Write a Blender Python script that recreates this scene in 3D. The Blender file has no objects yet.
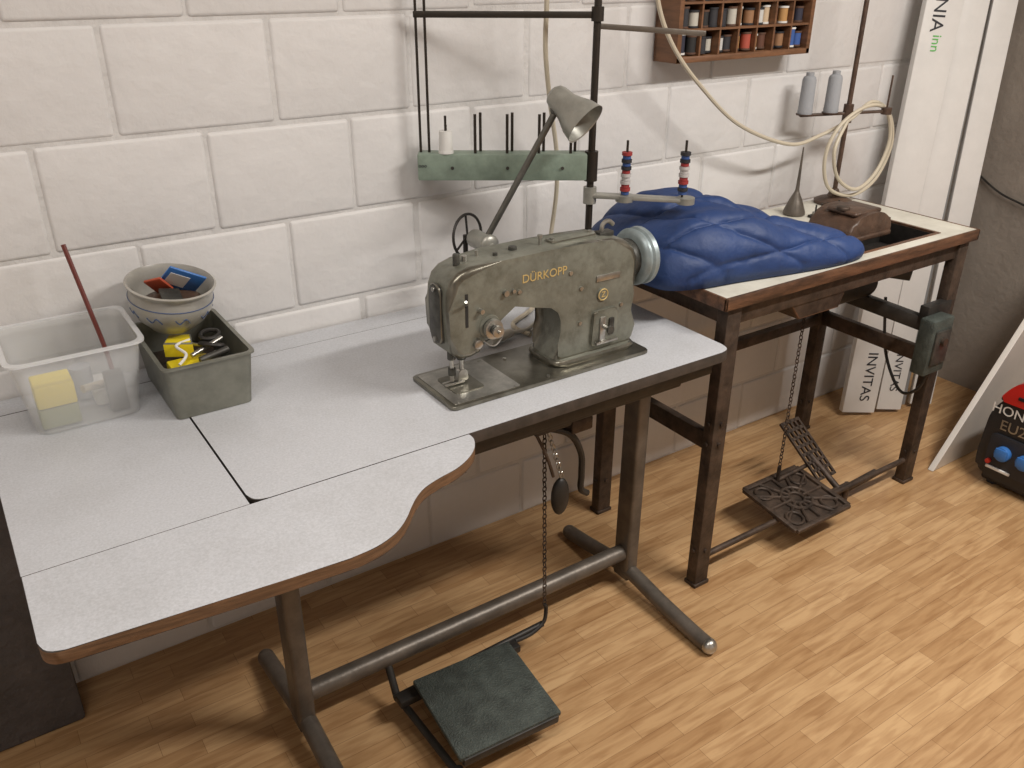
import bpy, bmesh, math, random
from mathutils import Vector, Matrix, noise
random.seed(7)
scene = bpy.context.scene
D = bpy.data
# ------------------------------------------------------------------ materials
def mat(name, col, rough=0.5, metal=0.0, var=0.0, vscale=8.0, bump=0.0, bscale=60.0, col2=None, alpha=1.0, trans=0.0, coat=0.0, stretch=None, worn=0.0, wscale=3.0):
    m = D.materials.new(name); m.use_nodes = True
    nt = m.node_tree; N = nt.nodes; L = nt.links
    b = N['Principled BSDF']
    b.inputs['Base Color'].default_value = (*col, 1)
    b.inputs['Roughness'].default_value = rough
    b.inputs['Metallic'].default_value = metal
    b.inputs['Alpha'].default_value = alpha
    b.inputs['Transmission Weight'].default_value = trans
    b.inputs['Coat Weight'].default_value = coat
    tc = N.new('ShaderNodeTexCoord'); mp = N.new('ShaderNodeMapping')
    L.new(tc.outputs['Object'], mp.inputs['Vector'])
    if stretch: mp.inputs['Scale'].default_value = stretch
    if var > 0 or col2:
        n = N.new('ShaderNodeTexNoise'); n.inputs['Scale'].default_value = vscale; n.inputs['Detail'].default_value = 6
        n.inputs['Roughness'].default_value = 0.65
        L.new(mp.outputs['Vector'], n.inputs['Vector'])
        r = N.new('ShaderNodeValToRGB')
        c2 = col2 if col2 else tuple(max(0, c*(1-var)) for c in col)
        c1 = col if col2 else tuple(min(1, c*(1+var)) for c in col)
        r.color_ramp.elements[0].position = 0.35; r.color_ramp.elements[0].color = (*c2, 1)
        r.color_ramp.elements[1].position = 0.65; r.color_ramp.elements[1].color = (*c1, 1)
        L.new(n.outputs['Fac'], r.inputs['Fac']); out = r.outputs['Color']
        if worn > 0:
            n3 = N.new('ShaderNodeTexNoise'); n3.inputs['Scale'].default_value = wscale; n3.inputs['Detail'].default_value = 8; n3.inputs['Roughness'].default_value=0.7
            L.new(mp.outputs['Vector'], n3.inputs['Vector'])
            r3 = N.new('ShaderNodeValToRGB')
            r3.color_ramp.elements[0].position=0.33; r3.color_ramp.elements[0].color=(1-worn,1-worn*1.05,1-worn*1.15,1)
            r3.color_ramp.elements[1].position=0.55; r3.color_ramp.elements[1].color=(1,1,1,1)
            L.new(n3.outputs['Fac'], r3.inputs['Fac'])
            mx = N.new('ShaderNodeMixRGB'); mx.blend_type='MULTIPLY'; mx.inputs[0].default_value=1
            L.new(out, mx.inputs[1]); L.new(r3.outputs['Color'], mx.inputs[2]); out = mx.outputs[0]
        L.new(out, b.inputs['Base Color'])
    if bump > 0:
        n2 = N.new('ShaderNodeTexNoise'); n2.inputs['Scale'].default_value = bscale; n2.inputs['Detail'].default_value = 5
        L.new(mp.outputs['Vector'], n2.inputs['Vector'])
        bp = N.new('ShaderNodeBump'); bp.inputs['Strength'].default_value = bump; bp.inputs['Distance'].default_value = 0.01
        L.new(n2.outputs['Fac'], bp.inputs['Height']); L.new(bp.outputs['Normal'], b.inputs['Normal'])
    return m

M_wall = mat('wall_paint', (0.68,0.665,0.655), 0.5, var=0.035, vscale=3, bump=0.42, bscale=20)
M_mortar = mat('mortar_paint', (0.61,0.595,0.58), 0.7, var=0.06, vscale=20, bump=0.4, bscale=50)
M_ceil = mat('ceiling_paint', (0.75,0.74,0.73), 0.9, bump=0.1)
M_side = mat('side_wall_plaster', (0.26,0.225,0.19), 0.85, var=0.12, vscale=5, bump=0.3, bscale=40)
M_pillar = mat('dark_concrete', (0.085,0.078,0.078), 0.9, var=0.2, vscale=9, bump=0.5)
M_lam = mat('speckled_laminate', (0.55,0.56,0.59), 0.42, col2=(0.45,0.46,0.48), vscale=230, bump=0.04, bscale=300, worn=0.10, wscale=4)
M_lam2 = mat('cream_laminate', (0.62,0.60,0.52), 0.4, var=0.05, vscale=6, worn=0.2, wscale=7)
M_gap = mat('seam_black', (0.02,0.018,0.016), 0.8)
M_edge = mat('dark_edge', (0.05,0.04,0.033), 0.6, var=0.3, vscale=30)
M_ply = mat('brown_wood_edge', (0.16,0.088,0.045), 0.6, var=0.35, vscale=14, stretch=(1,1,12), bump=0.2)
M_wood2 = mat('worn_table_wood', (0.10,0.047,0.024), 0.5, var=0.55, vscale=8, stretch=(1,6,6), bump=0.2)
M_black = mat('black_metal', (0.028,0.025,0.022), 0.5, 0.3, var=0.3, vscale=25)
M_rod = mat('dark_rod', (0.035,0.028,0.022), 0.45, 0.5)
M_leg = mat('grey_brown_steel', (0.135,0.115,0.095), 0.42, 0.45, var=0.25, vscale=12, bump=0.08)
M_iron = mat('old_iron', (0.062,0.042,0.030), 0.55, 0.35, var=0.5, vscale=18, bump=0.25)
M_mach = mat('machine_enamel', (0.215,0.218,0.18), 0.40, 0.25, col2=(0.15,0.15,0.122), vscale=10, bump=0.06, bscale=90, worn=0.35, wscale=22)
M_machd = mat('machine_dark', (0.07,0.068,0.06), 0.45, 0.5, var=0.4, vscale=30)
M_steel = mat('worn_steel', (0.42,0.41,0.38), 0.3, 0.9, var=0.25, vscale=25)
M_bed = mat('bed_steel', (0.25,0.24,0.20), 0.28, 0.8, col2=(0.13,0.12,0.095), vscale=14)
M_wheel = mat('wheel_steel', (0.27,0.32,0.33), 0.42, 0.4, var=0.15, vscale=30)
M_gold = mat('gold_letter', (0.62,0.47,0.2), 0.4, 0.4)
M_green = mat('sage_green_paint', (0.22,0.28,0.225), 0.5, 0.1, var=0.15, vscale=25, bump=0.1)
M_pedal = mat('pedal_green', (0.055,0.066,0.058), 0.6, 0.2, var=0.35, vscale=22, bump=0.5, bscale=250)
M_lamp = mat('lamp_grey', (0.33,0.325,0.29), 0.38, 0.5, var=0.15, vscale=20)
M_lamparm = mat('lamp_arm_grey', (0.13,0.125,0.11), 0.4, 0.6, var=0.2, vscale=20)
M_lampin = mat('lamp_inner', (0.62,0.6,0.54), 0.4)
M_cord = mat('cream_cord', (0.54,0.48,0.37), 0.5)
M_cordw = mat('white_cord', (0.66,0.64,0.58), 0.5)
M_blue = mat('navy_nylon', (0.012,0.038,0.135), 0.6, var=0.12, vscale=5, bump=0.4, bscale=30)
M_seam = mat('navy_stitching', (0.005,0.014,0.055), 0.8)
M_plastic = mat('clear_plastic', (0.80,0.81,0.81), 0.2, alpha=0.28)
M_rim = mat('plastic_rim', (0.82,0.83,0.84), 0.2, alpha=0.5)
M_tin = mat('grey_tin', (0.22,0.22,0.185), 0.4, 0.5, var=0.15, vscale=20)
M_yel = mat('yellow_plastic', (0.78,0.62,0.02), 0.45)
M_olive = mat('olive', (0.25,0.27,0.1), 0.6)
M_red = mat('dark_red_paint', (0.13,0.025,0.018), 0.4)
M_brred = mat('bright_red', (0.50,0.03,0.02), 0.4)
M_orange = mat('orange_red', (0.40,0.07,0.03), 0.5)
M_ltblue = mat('blue_plastic', (0.04,0.16,0.46), 0.4)
M_cer = mat('stoneware', (0.34,0.325,0.29), 0.3, var=0.12, vscale=12, coat=0.3)
M_cerb = mat('blue_glaze', (0.05,0.09,0.2), 0.3, coat=0.3)
M_white = mat('white_thread', (0.70,0.69,0.66), 0.8)
M_grey = mat('grey_thread', (0.33,0.34,0.36), 0.8, bump=0.3, bscale=300)
M_rack = mat('rack_wood', (0.17,0.08,0.038), 0.5, var=0.3, vscale=10, stretch=(1,1,6))
M_rackin = mat('rack_inner', (0.10,0.05,0.03), 0.7)
M_panel = mat('white_wrap', (0.68,0.67,0.65), 0.4, var=0.06, vscale=4, bump=0.1, bscale=15)
M_panel2 = mat('white_board', (0.62,0.58,0.53), 0.5, var=0.06, vscale=5)
M_panelg = mat('grey_profile', (0.22,0.22,0.22), 0.5)
M_ink = mat('black_ink', (0.02,0.02,0.025), 0.6)
M_ggreen = mat('print_green', (0.12,0.45,0.1), 0.6)
M_brown = mat('brown_leather', (0.075,0.043,0.028), 0.45, var=0.35, vscale=14, bump=0.4, bscale=50)
M_gen = mat('generator_black', (0.015,0.015,0.017), 0.4, bump=0.1)
M_genred = mat('generator_red', (0.5,0.015,0.012), 0.35, coat=0.3)
M_fix = mat('fixture_white', (0.8,0.8,0.8), 0.5)

def floor_mat():
    m = D.materials.new('laminate_floor'); m.use_nodes = True
    nt = m.node_tree; N = nt.nodes; L = nt.links; b = N['Principled BSDF']
    tc = N.new('ShaderNodeTexCoord')
    br = N.new('ShaderNodeTexBrick'); br.offset = 0.37; br.offset_frequency = 2
    br.inputs['Scale'].default_value = 1.0
    br.inputs['Brick Width'].default_value = 0.23; br.inputs['Row Height'].default_value = 0.046
    br.inputs['Mortar Size'].default_value = 0.0007; br.inputs['Mortar Smooth'].default_value = 0.4
    br.inputs['Bias'].default_value = 0.0
    br.inputs['Color1'].default_value = (0.43,0.255,0.118,1); br.inputs['Color2'].default_value = (0.57,0.37,0.19,1)
    br.inputs['Mortar'].default_value = (0.28,0.155,0.07,1)
    L.new(tc.outputs['Object'], br.inputs['Vector'])
    mp = N.new('ShaderNodeMapping'); mp.inputs['Scale'].default_value = (3.6,32,1)
    L.new(tc.outputs['Object'], mp.inputs['Vector'])
    n = N.new('ShaderNodeTexNoise'); n.inputs['Scale'].default_value = 2.2; n.inputs['Detail'].default_value = 7; n.inputs['Distortion'].default_value = 0.6
    L.new(mp.outputs['Vector'], n.inputs['Vector'])
    r = N.new('ShaderNodeValToRGB')
    r.color_ramp.elements[0].position = 0.34; r.color_ramp.elements[0].color = (0.66,0.57,0.49,1)
    r.color_ramp.elements[1].position = 0.60; r.color_ramp.elements[1].color = (1.0,1.0,1.0,1)
    L.new(n.outputs['Fac'], r.inputs['Fac'])
    mx = N.new('ShaderNodeMixRGB'); mx.blend_type = 'MULTIPLY'; mx.inputs[0].default_value = 0.75
    L.new(br.outputs['Color'], mx.inputs[1]); L.new(r.outputs['Color'], mx.inputs[2])
    L.new(mx.outputs[0], b.inputs['Base Color'])
    b.inputs['Roughness'].default_value = 0.36
    return m
M_floor = floor_mat()

# ------------------------------------------------------------------ builder
def catmull(pts, n=8, closed=False):
    P = [Vector(p) for p in pts]
    if len(P) < 3 and not closed: return P
    out = []; k = len(P)
    rng = range(k if closed else k-1)
    for i in rng:
        if closed: p0,p1,p2,p3 = P[(i-1)%k],P[i],P[(i+1)%k],P[(i+2)%k]
        else: p0,p1,p2,p3 = P[max(i-1,0)],P[i],P[i+1],P[min(i+2,k-1)]
        for j in range(n):
            t = j/n
            out.append(0.5*((2*p1)+(-p0+p2)*t+(2*p0-5*p1+4*p2-p3)*t*t+(-p0+3*p1-3*p2+p3)*t**3))
    if not closed: out.append(P[-1])
    return out

def round_poly(pts, r, seg=6):
    out = []; k = len(pts)
    rs = r if isinstance(r,(list,tuple)) else [r]*k
    for i in range(k):
        p = Vector(pts[i]); a = Vector(pts[i-1]); c = Vector(pts[(i+1)%k])
        rr = rs[i]
        if rr <= 0: out.append(tuple(p)); continue
        d1 = (a-p); d2 = (c-p)
        l = min(rr, d1.length*0.48, d2.length*0.48)
        s = p + d1.normalized()*l; e = p + d2.normalized()*l
        for j in range(seg+1):
            t = j/seg
            q = s*(1-t)**2 + p*2*t*(1-t) + e*t*t
            out.append(tuple(q))
    return out

class B:
    def __init__(s, name, ang=32, parent=None):
        s.name = name; s.bm = bmesh.new(); s.mats = []; s.ang = ang; s.parent = parent
    def mi(s, m):
        if m not in s.mats: s.mats.append(m)
        return s.mats.index(m)
    def merge(s, tb, m=None, M=None):
        if m is not None:
            i = s.mi(m)
            for f in tb.faces: f.material_index = i
        if M is not None: bmesh.ops.transform(tb, matrix=M, verts=tb.verts)
        bmesh.ops.recalc_face_normals(tb, faces=tb.faces)
        me = D.meshes.new('t'); tb.to_mesh(me); tb.free()
        s.bm.from_mesh(me); D.meshes.remove(me)
    def box(s, x0,x1,y0,y1,z0,z1, m, bev=0.0, seg=2, M=None):
        tb = bmesh.new(); bmesh.ops.create_cube(tb, size=1)
        bmesh.ops.transform(tb, matrix=Matrix.Translation(((x0+x1)/2,(y0+y1)/2,(z0+z1)/2)) @ Matrix.Diagonal((x1-x0,y1-y0,z1-z0,1)), verts=tb.verts)
        if bev > 0: bmesh.ops.bevel(tb, geom=list(tb.edges), offset=bev, segments=seg, profile=0.5, affect='EDGES')
        s.merge(tb, m, M)
    def obox(s, p, q, w, h, m, bev=0.002, up=(0,0,1)):
        p=Vector(p); q=Vector(q); d=(q-p); L=d.length; d.normalize(); up=Vector(up)
        sd = d.cross(up).normalized(); u = sd.cross(d).normalized()
        M = Matrix((( d.x,sd.x,u.x,p.x),(d.y,sd.y,u.y,p.y),(d.z,sd.z,u.z,p.z),(0,0,0,1)))
        s.box(0,L,-w/2,w/2,-h/2,h/2,m,bev,M=M)
    def cyl(s, p, q, r1, m, r2=None, seg=20, bev=0.0):
        p=Vector(p); q=Vector(q); d=q-p
        tb = bmesh.new()
        bmesh.ops.create_cone(tb, cap_ends=True, segments=seg, radius1=r1, radius2=r1 if r2 is None else r2, depth=d.length)
        if bev>0:
            es=[e for e in tb.edges if e.calc_face_angle(0)>0.9]
            bmesh.ops.bevel(tb, geom=es, offset=bev, segments=2, profile=0.5, affect='EDGES')
        M = Matrix.Translation((p+q)/2) @ d.to_track_quat('Z','Y').to_matrix().to_4x4()
        s.merge(tb, m, M)
    def sph(s, c, r, m, seg=20, M=None):
        tb = bmesh.new(); bmesh.ops.create_uvsphere(tb, u_segments=seg, v_segments=seg//2+2, radius=1)
        rr = r if isinstance(r,(tuple,list)) else (r,r,r)
        bmesh.ops.transform(tb, matrix=Matrix.Translation(c) @ (M if M else Matrix.Identity(4)) @ Matrix.Diagonal((*rr,1)), verts=tb.verts)
        s.merge(tb, m)
    def lathe(s, prof, o, m, axis=(0,0,1), seg=32):
        tb = bmesh.new(); rings=[]
        for (r,z) in prof:
            rings.append([tb.verts.new((max(r,1e-4)*math.cos(2*math.pi*k/seg), max(r,1e-4)*math.sin(2*math.pi*k/seg), z)) for k in range(seg)])
        for a,b in zip(rings,rings[1:]):
            for k in range(seg):
                tb.faces.new((a[k],a[(k+1)%seg],b[(k+1)%seg],b[k]))
        M = Matrix.Translation(o) @ Vector(axis).to_track_quat('Z','Y').to_matrix().to_4x4()
        s.merge(tb, m, M)
    def tube(s, pts, r, m, seg=8, n=8, closed=False, smooth=True):
        P = catmull(pts, n, closed) if smooth else [Vector(p) for p in pts]
        tb = bmesh.new(); rings=[]; k=len(P)
        nrm=None
        for i,p in enumerate(P):
            if closed: t=(P[(i+1)%k]-P[i-1])
            else: t=(P[min(i+1,k-1)]-P[max(i-1,0)])
            t.normalize()
            if nrm is None:
                nrm = t.orthogonal().normalized()
            else:
                nrm = (nrm - t*nrm.dot(t)).normalized()
            bn = t.cross(nrm)
            rings.append([tb.verts.new(p+(nrm*math.cos(2*math.pi*j/seg)+bn*math.sin(2*math.pi*j/seg))*r) for j in range(seg)])
        pairs = list(zip(rings,rings[1:]))
        if closed: pairs.append((rings[-1],rings[0]))
        for a,b in pairs:
            for j in range(seg):
                tb.faces.new((a[j],a[(j+1)%seg],b[(j+1)%seg],b[j]))
        if not closed:
            tb.faces.new(rings[0]); tb.faces.new(rings[-1])
        s.merge(tb, m)
    def prism(s, pts, a0, a1, m, axis='z', top=None, bev=0.0, seg=3):
        tb = bmesh.new()
        def mp(p,a):
            if axis=='z': return (p[0],p[1],a)
            if axis=='y': return (p[0],a,p[1])
            return (a,p[0],p[1])
        lo=[tb.verts.new(mp(p,a0)) for p in pts]; hi=[tb.verts.new(mp(p,a1)) for p in pts]
        k=len(pts); i=s.mi(m); it = s.mi(top) if top else i
        for j in range(k):
            f=tb.faces.new((lo[j],lo[(j+1)%k],hi[(j+1)%k],hi[j])); f.material_index=i
        f1=tb.faces.new(lo); f1.material_index=i
        f2=tb.faces.new(hi); f2.material_index=it
        if bev>0:
            es=list(set(list(f1.edges)+list(f2.edges)))
            bmesh.ops.bevel(tb, geom=es, offset=bev, segments=seg, profile=0.5, affect='EDGES', clamp_overlap=True)
        s.merge(tb)
    def torus(s, c, R, r, m, axis=(0,0,1), seg=28, sx=1.0):
        M = Vector(axis).to_track_quat('Z','Y').to_matrix()
        pts=[Vector(c)+M@Vector((R*sx*math.cos(2*math.pi*k/seg),R*math.sin(2*math.pi*k/seg),0)) for k in range(seg)]
        s.tube(pts, r, m, seg=8, closed=True, smooth=False)
    def text(s, body, size, o, xdir, ydir, m, ext=0.0005):
        cu=D.curves.new('t','FONT'); cu.body=body; cu.size=size; cu.extrude=ext; cu.align_x='CENTER'; cu.align_y='CENTER'
        ob=D.objects.new('t',cu); scene.collection.objects.link(ob)
        dg=bpy.context.evaluated_depsgraph_get(); dg.update()
        me=D.meshes.new_from_object(ob.evaluated_get(dg))
        tb=bmesh.new(); tb.from_mesh(me)
        D.objects.remove(ob); D.curves.remove(cu); D.meshes.remove(me)
        x=Vector(xdir).normalized(); y=Vector(ydir).normalized(); z=x.cross(y)
        M=Matrix(((x.x,y.x,z.x,o[0]),(x.y,y.y,z.y,o[1]),(x.z,y.z,z.z,o[2]),(0,0,0,1)))
        s.merge(tb,m,M)
    def done(s):
        for f in s.bm.faces: f.smooth=True
        th=math.radians(s.ang)
        for e in s.bm.edges:
            e.smooth = (len(e.link_faces)==2 and e.calc_face_angle(0)<th)
        xs=[v.co.x for v in s.bm.verts]; ys=[v.co.y for v in s.bm.verts]; zs=[v.co.z for v in s.bm.verts]
        o=Vector(((min(xs)+max(xs))/2,(min(ys)+max(ys))/2,min(zs)))
        bmesh.ops.translate(s.bm, verts=s.bm.verts, vec=-o)
        me=D.meshes.new(s.name); s.bm.to_mesh(me); s.bm.free()
        for m in s.mats: me.materials.append(m)
        ob=D.objects.new(s.name,me); ob.location=o; scene.collection.objects.link(ob)
        if s.parent: ob.parent=s.parent
        return ob
    def chain(s, p, q, m, link=0.016, r=0.0016):
        p=Vector(p); q=Vector(q); d=q-p; n=max(2,int(d.length/(link*0.78)))
        for i in range(n):
            c=p+d*((i+0.5)/n)
            pts=[]
            for k in range(10):
                a=2*math.pi*k/10
                u=0.005*math.cos(a); w=link*0.5*math.sin(a)
                pts.append(c+Vector((0,u,w) if i%2 else (u,0,w)))
            s.tube(pts,r,m,seg=5,closed=True,smooth=False)
def empty(name):
    e=D.objects.new(name,None); scene.collection.objects.link(e); return e

T1=0.78; T2=0.875
XL,XR,YF,ZC=-1.1,3.35,-4.0,2.5
# ------------------------------------------------------------------ room
b=B('floor'); b.box(XL-.1,XR+.1,YF-.1,0.12,-0.1,0,M_floor); b.done()
b=B('ceiling'); b.box(XL-.1,XR+.1,YF-.1,0.12,ZC,ZC+.1,M_ceil); b.done()
b=B('wall_back',ang=60)
b.box(XL,XR,0.006,0.12,0,ZC,M_mortar)
for k in range(-4,9):
    z0=0.838+0.2145*k; z1=z0+0.2145
    z0=max(z0,0.0); z1=min(z1,ZC)
    if z1-z0<0.03: continue
    off = 0.331 if k%2==0 else 0.171
    for j in range(-6,12):
        x0=off+0.328*j; x1=x0+0.328
        x0=max(x0,XL); x1=min(x1,XR)
        if x1-x0<0.03: continue
        g=0.0035; jx=random.uniform(-.003,.003); jy=random.uniform(0,.003); jz=random.uniform(-.0025,.0025)
        b.box(x0+g+jx,x1-g+jx,jy,0.06,z0+g+jz,z1-g+jz,M_wall,bev=0.009,seg=4)
b.done()
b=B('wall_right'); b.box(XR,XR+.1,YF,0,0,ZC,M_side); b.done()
b=B('wall_left'); b.box(XL-.1,XL,YF,0,0,ZC,M_wall); b.done()
b=B('wall_front'); b.box(XL,XR,YF-.1,YF,0,ZC,M_wall); b.done()
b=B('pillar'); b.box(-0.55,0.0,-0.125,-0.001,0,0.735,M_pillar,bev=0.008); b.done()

# ------------------------------------------------------------------ table 1
E1=empty('industrial_sewing_table')
b=B('table_top_and_frame',parent=E1)
zt=T1; zb=T1-0.026
main=round_poly([(0.3155,-0.6495),(1.453,-0.6495),(1.453,-0.0835),(0.3155,-0.0835)],[0.03,0.035,0.01,0.002])
b.prism(main,zb,zt,M_edge,top=M_lam,bev=0.0012,seg=1)
b.prism([(-0.03,-0.6503),(0.3122,-0.6503),(0.3122,-0.0835),(-0.03,-0.0835)],zb,zt-0.0005,M_edge,top=M_lam,bev=0.0006,seg=1)
b.prism([(-0.03,-0.0785),(1.44,-0.0785),(1.44,-0.006),(-0.03,-0.006)],zb,zt-0.002,M_edge,top=M_lam,bev=0.0008,seg=1)
b.box(-0.02,1.43,-0.64,-0.02,zb-0.004,zb+0.004,M_gap)
fp=[(0.735,-0.652),(0.733,-0.675),(0.715,-0.705),(0.685,-0.73),(0.65,-0.747),(0.61,-0.757),(0.575,-0.770),(0.55,-0.788),(0.53,-0.808),(0.505,-0.835),(0.475,-0.858),(0.435,-0.873),(0.39,-0.877)]
cur=[(p.x,p.y) for p in catmull([(x,y,0) for x,y in fp],4)]
corner=round_poly([(0.30,-0.872),(-0.03,-0.845),(-0.03,-0.652)],[0,0.03,0])[0:8]
flap=cur+corner+[(-0.03,-0.652)]
b.prism(flap,zb+0.004,zt+0.001,M_ply,top=M_lam,bev=0.0015,seg=1)
b.box(0.0,0.7,-0.70,-0.60,zb-0.022,zb-0.002,M_edge)
b.box(0.62,1.42,-0.625,-0.60,0.715,zb-0.004,M_black,bev=0.003)
b.box(0.72,1.35,-0.60,-0.34,0.690,zb-0.004,M_black,bev=0.006)
b.box(1.39,1.42,-0.60,-0.12,0.715,zb-0.004,M_black,bev=0.003)
for lx in (0.41,1.36):
    b.box(lx-0.03,lx+0.03,-0.60,-0.14,0.700,zb-0.003,M_leg,bev=0.004)
    b.box(lx-0.020,lx+0.020,-0.475,-0.415,0.03,0.705,M_leg,bev=0.008,seg=3)
    b.tube([(lx,-0.775,0.022),(lx,-0.72,0.024),(lx,-0.60,0.036),(lx,-0.50,0.052),(lx,-0.445,0.056),(lx,-0.38,0.050),(lx,-0.28,0.034),(lx,-0.19,0.022)],0.021,M_leg,seg=14)
    b.sph((lx,-0.775,0.0225),(0.0215,0.02,0.0215),M_steel)
    b.sph((lx,-0.19,0.0225),0.021,M_leg)
b.cyl((0.41,-0.445,0.115),(1.36,-0.445,0.115),0.023,M_leg)
b.done()
b=B('treadle_pedal',parent=E1)
Mt=Matrix.Translation((0.765,-0.655,0.085)) @ Matrix.Rotation(math.radians(5),4,'X')@ Matrix.Rotation(math.radians(-3),4,'Z')
b.box(-0.128,0.128,-0.118,0.118,-0.008,0.006,M_pedal,bev=0.004,M=Mt)
b.box(-0.12,0.12,-0.122,-0.108,-0.022,0.0,M_black,bev=0.003,M=Mt)
b.cyl((0.615,-0.50,0.045),(0.63,-0.77,0.03),0.009,M_black)
b.cyl((0.60,-0.52,0.06),(1.02,-0.52,0.075),0.008,M_black)
b.cyl((0.615,-0.50,0.045),(0.62,-0.445,0.115),0.009,M_black)
b.box(0.60,0.93,-0.555,-0.525,0.055,0.075,M_black,bev=0.003)
b.cyl((0.63,-0.76,0.0),(0.63,-0.76,0.05),0.009,M_black)
b.cyl((0.88,-0.66,0.0),(0.88,-0.66,0.07),0.009,M_black)
b.tube([(0.93,-0.53,0.07),(0.98,-0.53,0.07),(1.02,-0.525,0.085),(1.03,-0.52,0.12),(1.025,-0.52,0.135)],0.005,M_black)
b.chain((1.025,-0.52,0.135),(1.025,-0.50,0.695),M_iron)
b.done()
b=B('knee_lifter',parent=E1)
b.box(0.96,1.06,-0.56,-0.50,0.655,0.690,M_black,bev=0.006)
b.cyl((0.95,-0.53,0.665),(1.13,-0.53,0.665),0.014,M_iron)
b.box(1.06,1.12,-0.56,-0.52,0.63,0.665,M_iron,bev=0.005)
b.tube([(1.00,-0.53,0.655),(1.06,-0.55,0.63),(1.095,-0.55,0.57),(1.10,-0.55,0.51),(1.10,-0.55,0.47),(1.12,-0.55,0.45)],0.008,M_black)
b.sph((1.035,-0.555,0.475),(0.024,0.016,0.050),M_black)
b.tube([(0.97,-0.54,0.66),(0.99,-0.56,0.60),(1.01,-0.56,0.54)],0.004,M_iron)
b.chain((1.035,-0.56,0.53),(1.0,-0.55,0.655),M_steel)
b.done()

# ------------------------------------------------------------------ sewing machine
b=B('sewing_machine',ang=38)
zb0=T1+0.001
yc=-0.472
bed=round_poly([(0.755,-0.560),(1.275,-0.560),(1.275,-0.383),(0.755,-0.383)],[0.012,0.012,0.012,0.012])
b.prism(bed,zb0,zb0+0.008,M_bed,bev=0.002)
b.prism(round_poly([(0.765,-0.552),(0.925,-0.552),(0.925,-0.392),(0.765,-0.392)],0.006),zb0+0.008,zb0+0.0092,M_steel,bev=0.0005,seg=1)
b.prism(round_poly([(0.79,-0.515),(0.86,-0.515),(0.86,-0.43),(0.79,-0.43)],0.01),zb0+0.0092,zb0+0.0108,M_bed,bev=0.0004,seg=1)
for (sx,sy) in ((0.775,-0.545),(0.915,-0.545),(0.915,-0.40),(1.0,-0.545),(0.97,-0.42)): b.cyl((sx,sy,zb0+0.008),(sx,sy,zb0+0.0105),0.004,M_steel,seg=12)
b.prism(round_poly([(1.030,-0.532),(1.262,-0.532),(1.262,-0.41),(1.030,-0.41)],0.03),zb0+0.008,zb0+0.024,M_mach,bev=0.008)
sil=[(1.035,.795),(1.043,.815),(1.056,.84),(1.063,.87),(1.062,.90),(1.052,.926),(1.028,.945),(0.99,.954),(0.93,.955),(0.896,.950),(0.876,.935),(0.867,.91),(0.860,.885),(0.848,.870),(0.825,.864),(0.800,.866),(0.784,.880),(0.777,.92),(0.775,.975),(0.777,1.01),(0.786,1.033),(0.803,1.047),(0.83,1.055),(0.90,1.058),(1.0,1.059),(1.10,1.058),(1.18,1.054),(1.220,1.046),(1.245,1.030),(1.260,1.00),(1.260,.95),(1.252,.915),(1.246,.88),(1.246,.84),(1.252,.815),(1.258,.795)]
b.prism(sil,yc-0.048,yc+0.048,M_mach,axis='y',bev=0.030,seg=8)
b.prism(round_poly([(yc-0.022,0.895),(yc+0.022,0.895),(yc+0.022,1.02),(yc-0.022,1.02)],0.018),0.770,0.780,M_machd,axis='x',bev=0.003)
b.cyl((0.772,yc,1.01),(0.766,yc,1.01),0.005,M_steel); b.cyl((0.772,yc,0.905),(0.766,yc,0.905),0.005,M_steel)
b.cyl((0.805,yc,0.80),(0.805,yc,0.87),0.0045,M_steel)
b.cyl((0.805,yc,0.785),(0.805,yc,0.80),0.0015,M_steel)
b.cyl((0.828,yc,0.80),(0.828,yc,0.87),0.0055,M_steel)
b.cyl((0.828,yc,0.845),(0.828,yc,0.872),0.010,M_machd,bev=0.002); b.cyl((0.805,yc,0.850),(0.805,yc,0.872),0.009,M_machd,bev=0.002)
b.cyl((0.805,yc,0.815),(0.805,yc,0.83),0.008,M_machd)
b.prism(round_poly([(0.815,0.797),(0.842,0.797),(0.838,0.822),(0.820,0.822)],0.004),yc-0.006,yc+0.006,M_steel,axis='y',bev=0.001)
b.box(0.785,0.832,yc-0.008,yc-0.003,0.794,0.798,M_steel,bev=0.001)
b.box(0.785,0.832,yc+0.003,yc+0.008,0.794,0.798,M_steel,bev=0.001)
b.cyl((0.820,yc-0.003,1.048),(0.820,yc-0.003,1.074),0.007,M_machd,bev=0.002)
b.cyl((0.840,yc,1.053),(0.840,yc,1.066),0.006,M_steel)
b.cyl((0.868,yc-0.02,0.925),(0.868,yc-0.052,0.925),0.026,M_mach,seg=28,bev=0.005)
for i,(r,y) in enumerate([(0.019,0.053),(0.021,0.059),(0.021,0.064),(0.011,0.071),(0.013,0.080)]):
    b.cyl((0.868,yc-y+0.002,0.925),(0.868,yc-y-0.003,0.925),r,(M_machd,M_steel,M_steel,M_machd,M_steel)[i],seg=24,bev=0.001)
b.cyl((0.868,yc-0.04,0.925),(0.868,yc-0.090,0.925),0.004,M_steel)
b.tube([(0.850,yc-0.055,0.90),(0.866,yc-0.066,0.890),(0.886,yc-0.063,0.90),(0.894,yc-0.06,0.918)],0.0017,M_steel)
b.cyl((0.838,yc-0.040,0.895),(0.838,yc-0.056,0.895),0.010,M_steel,bev=0.001)
b.cyl((0.905,yc-0.040,0.990),(0.905,yc-0.056,0.990),0.006,M_steel)
b.cyl((0.925,yc-0.040,0.990),(0.925,yc-0.053,0.990),0.004,M_steel)
b.cyl((0.845,yc-0.042,0.965),(0.845,yc-0.060,0.965),0.005,M_steel)
b.box(0.812,0.818,yc-0.0492,yc-0.044,0.935,1.005,M_gap)
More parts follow.
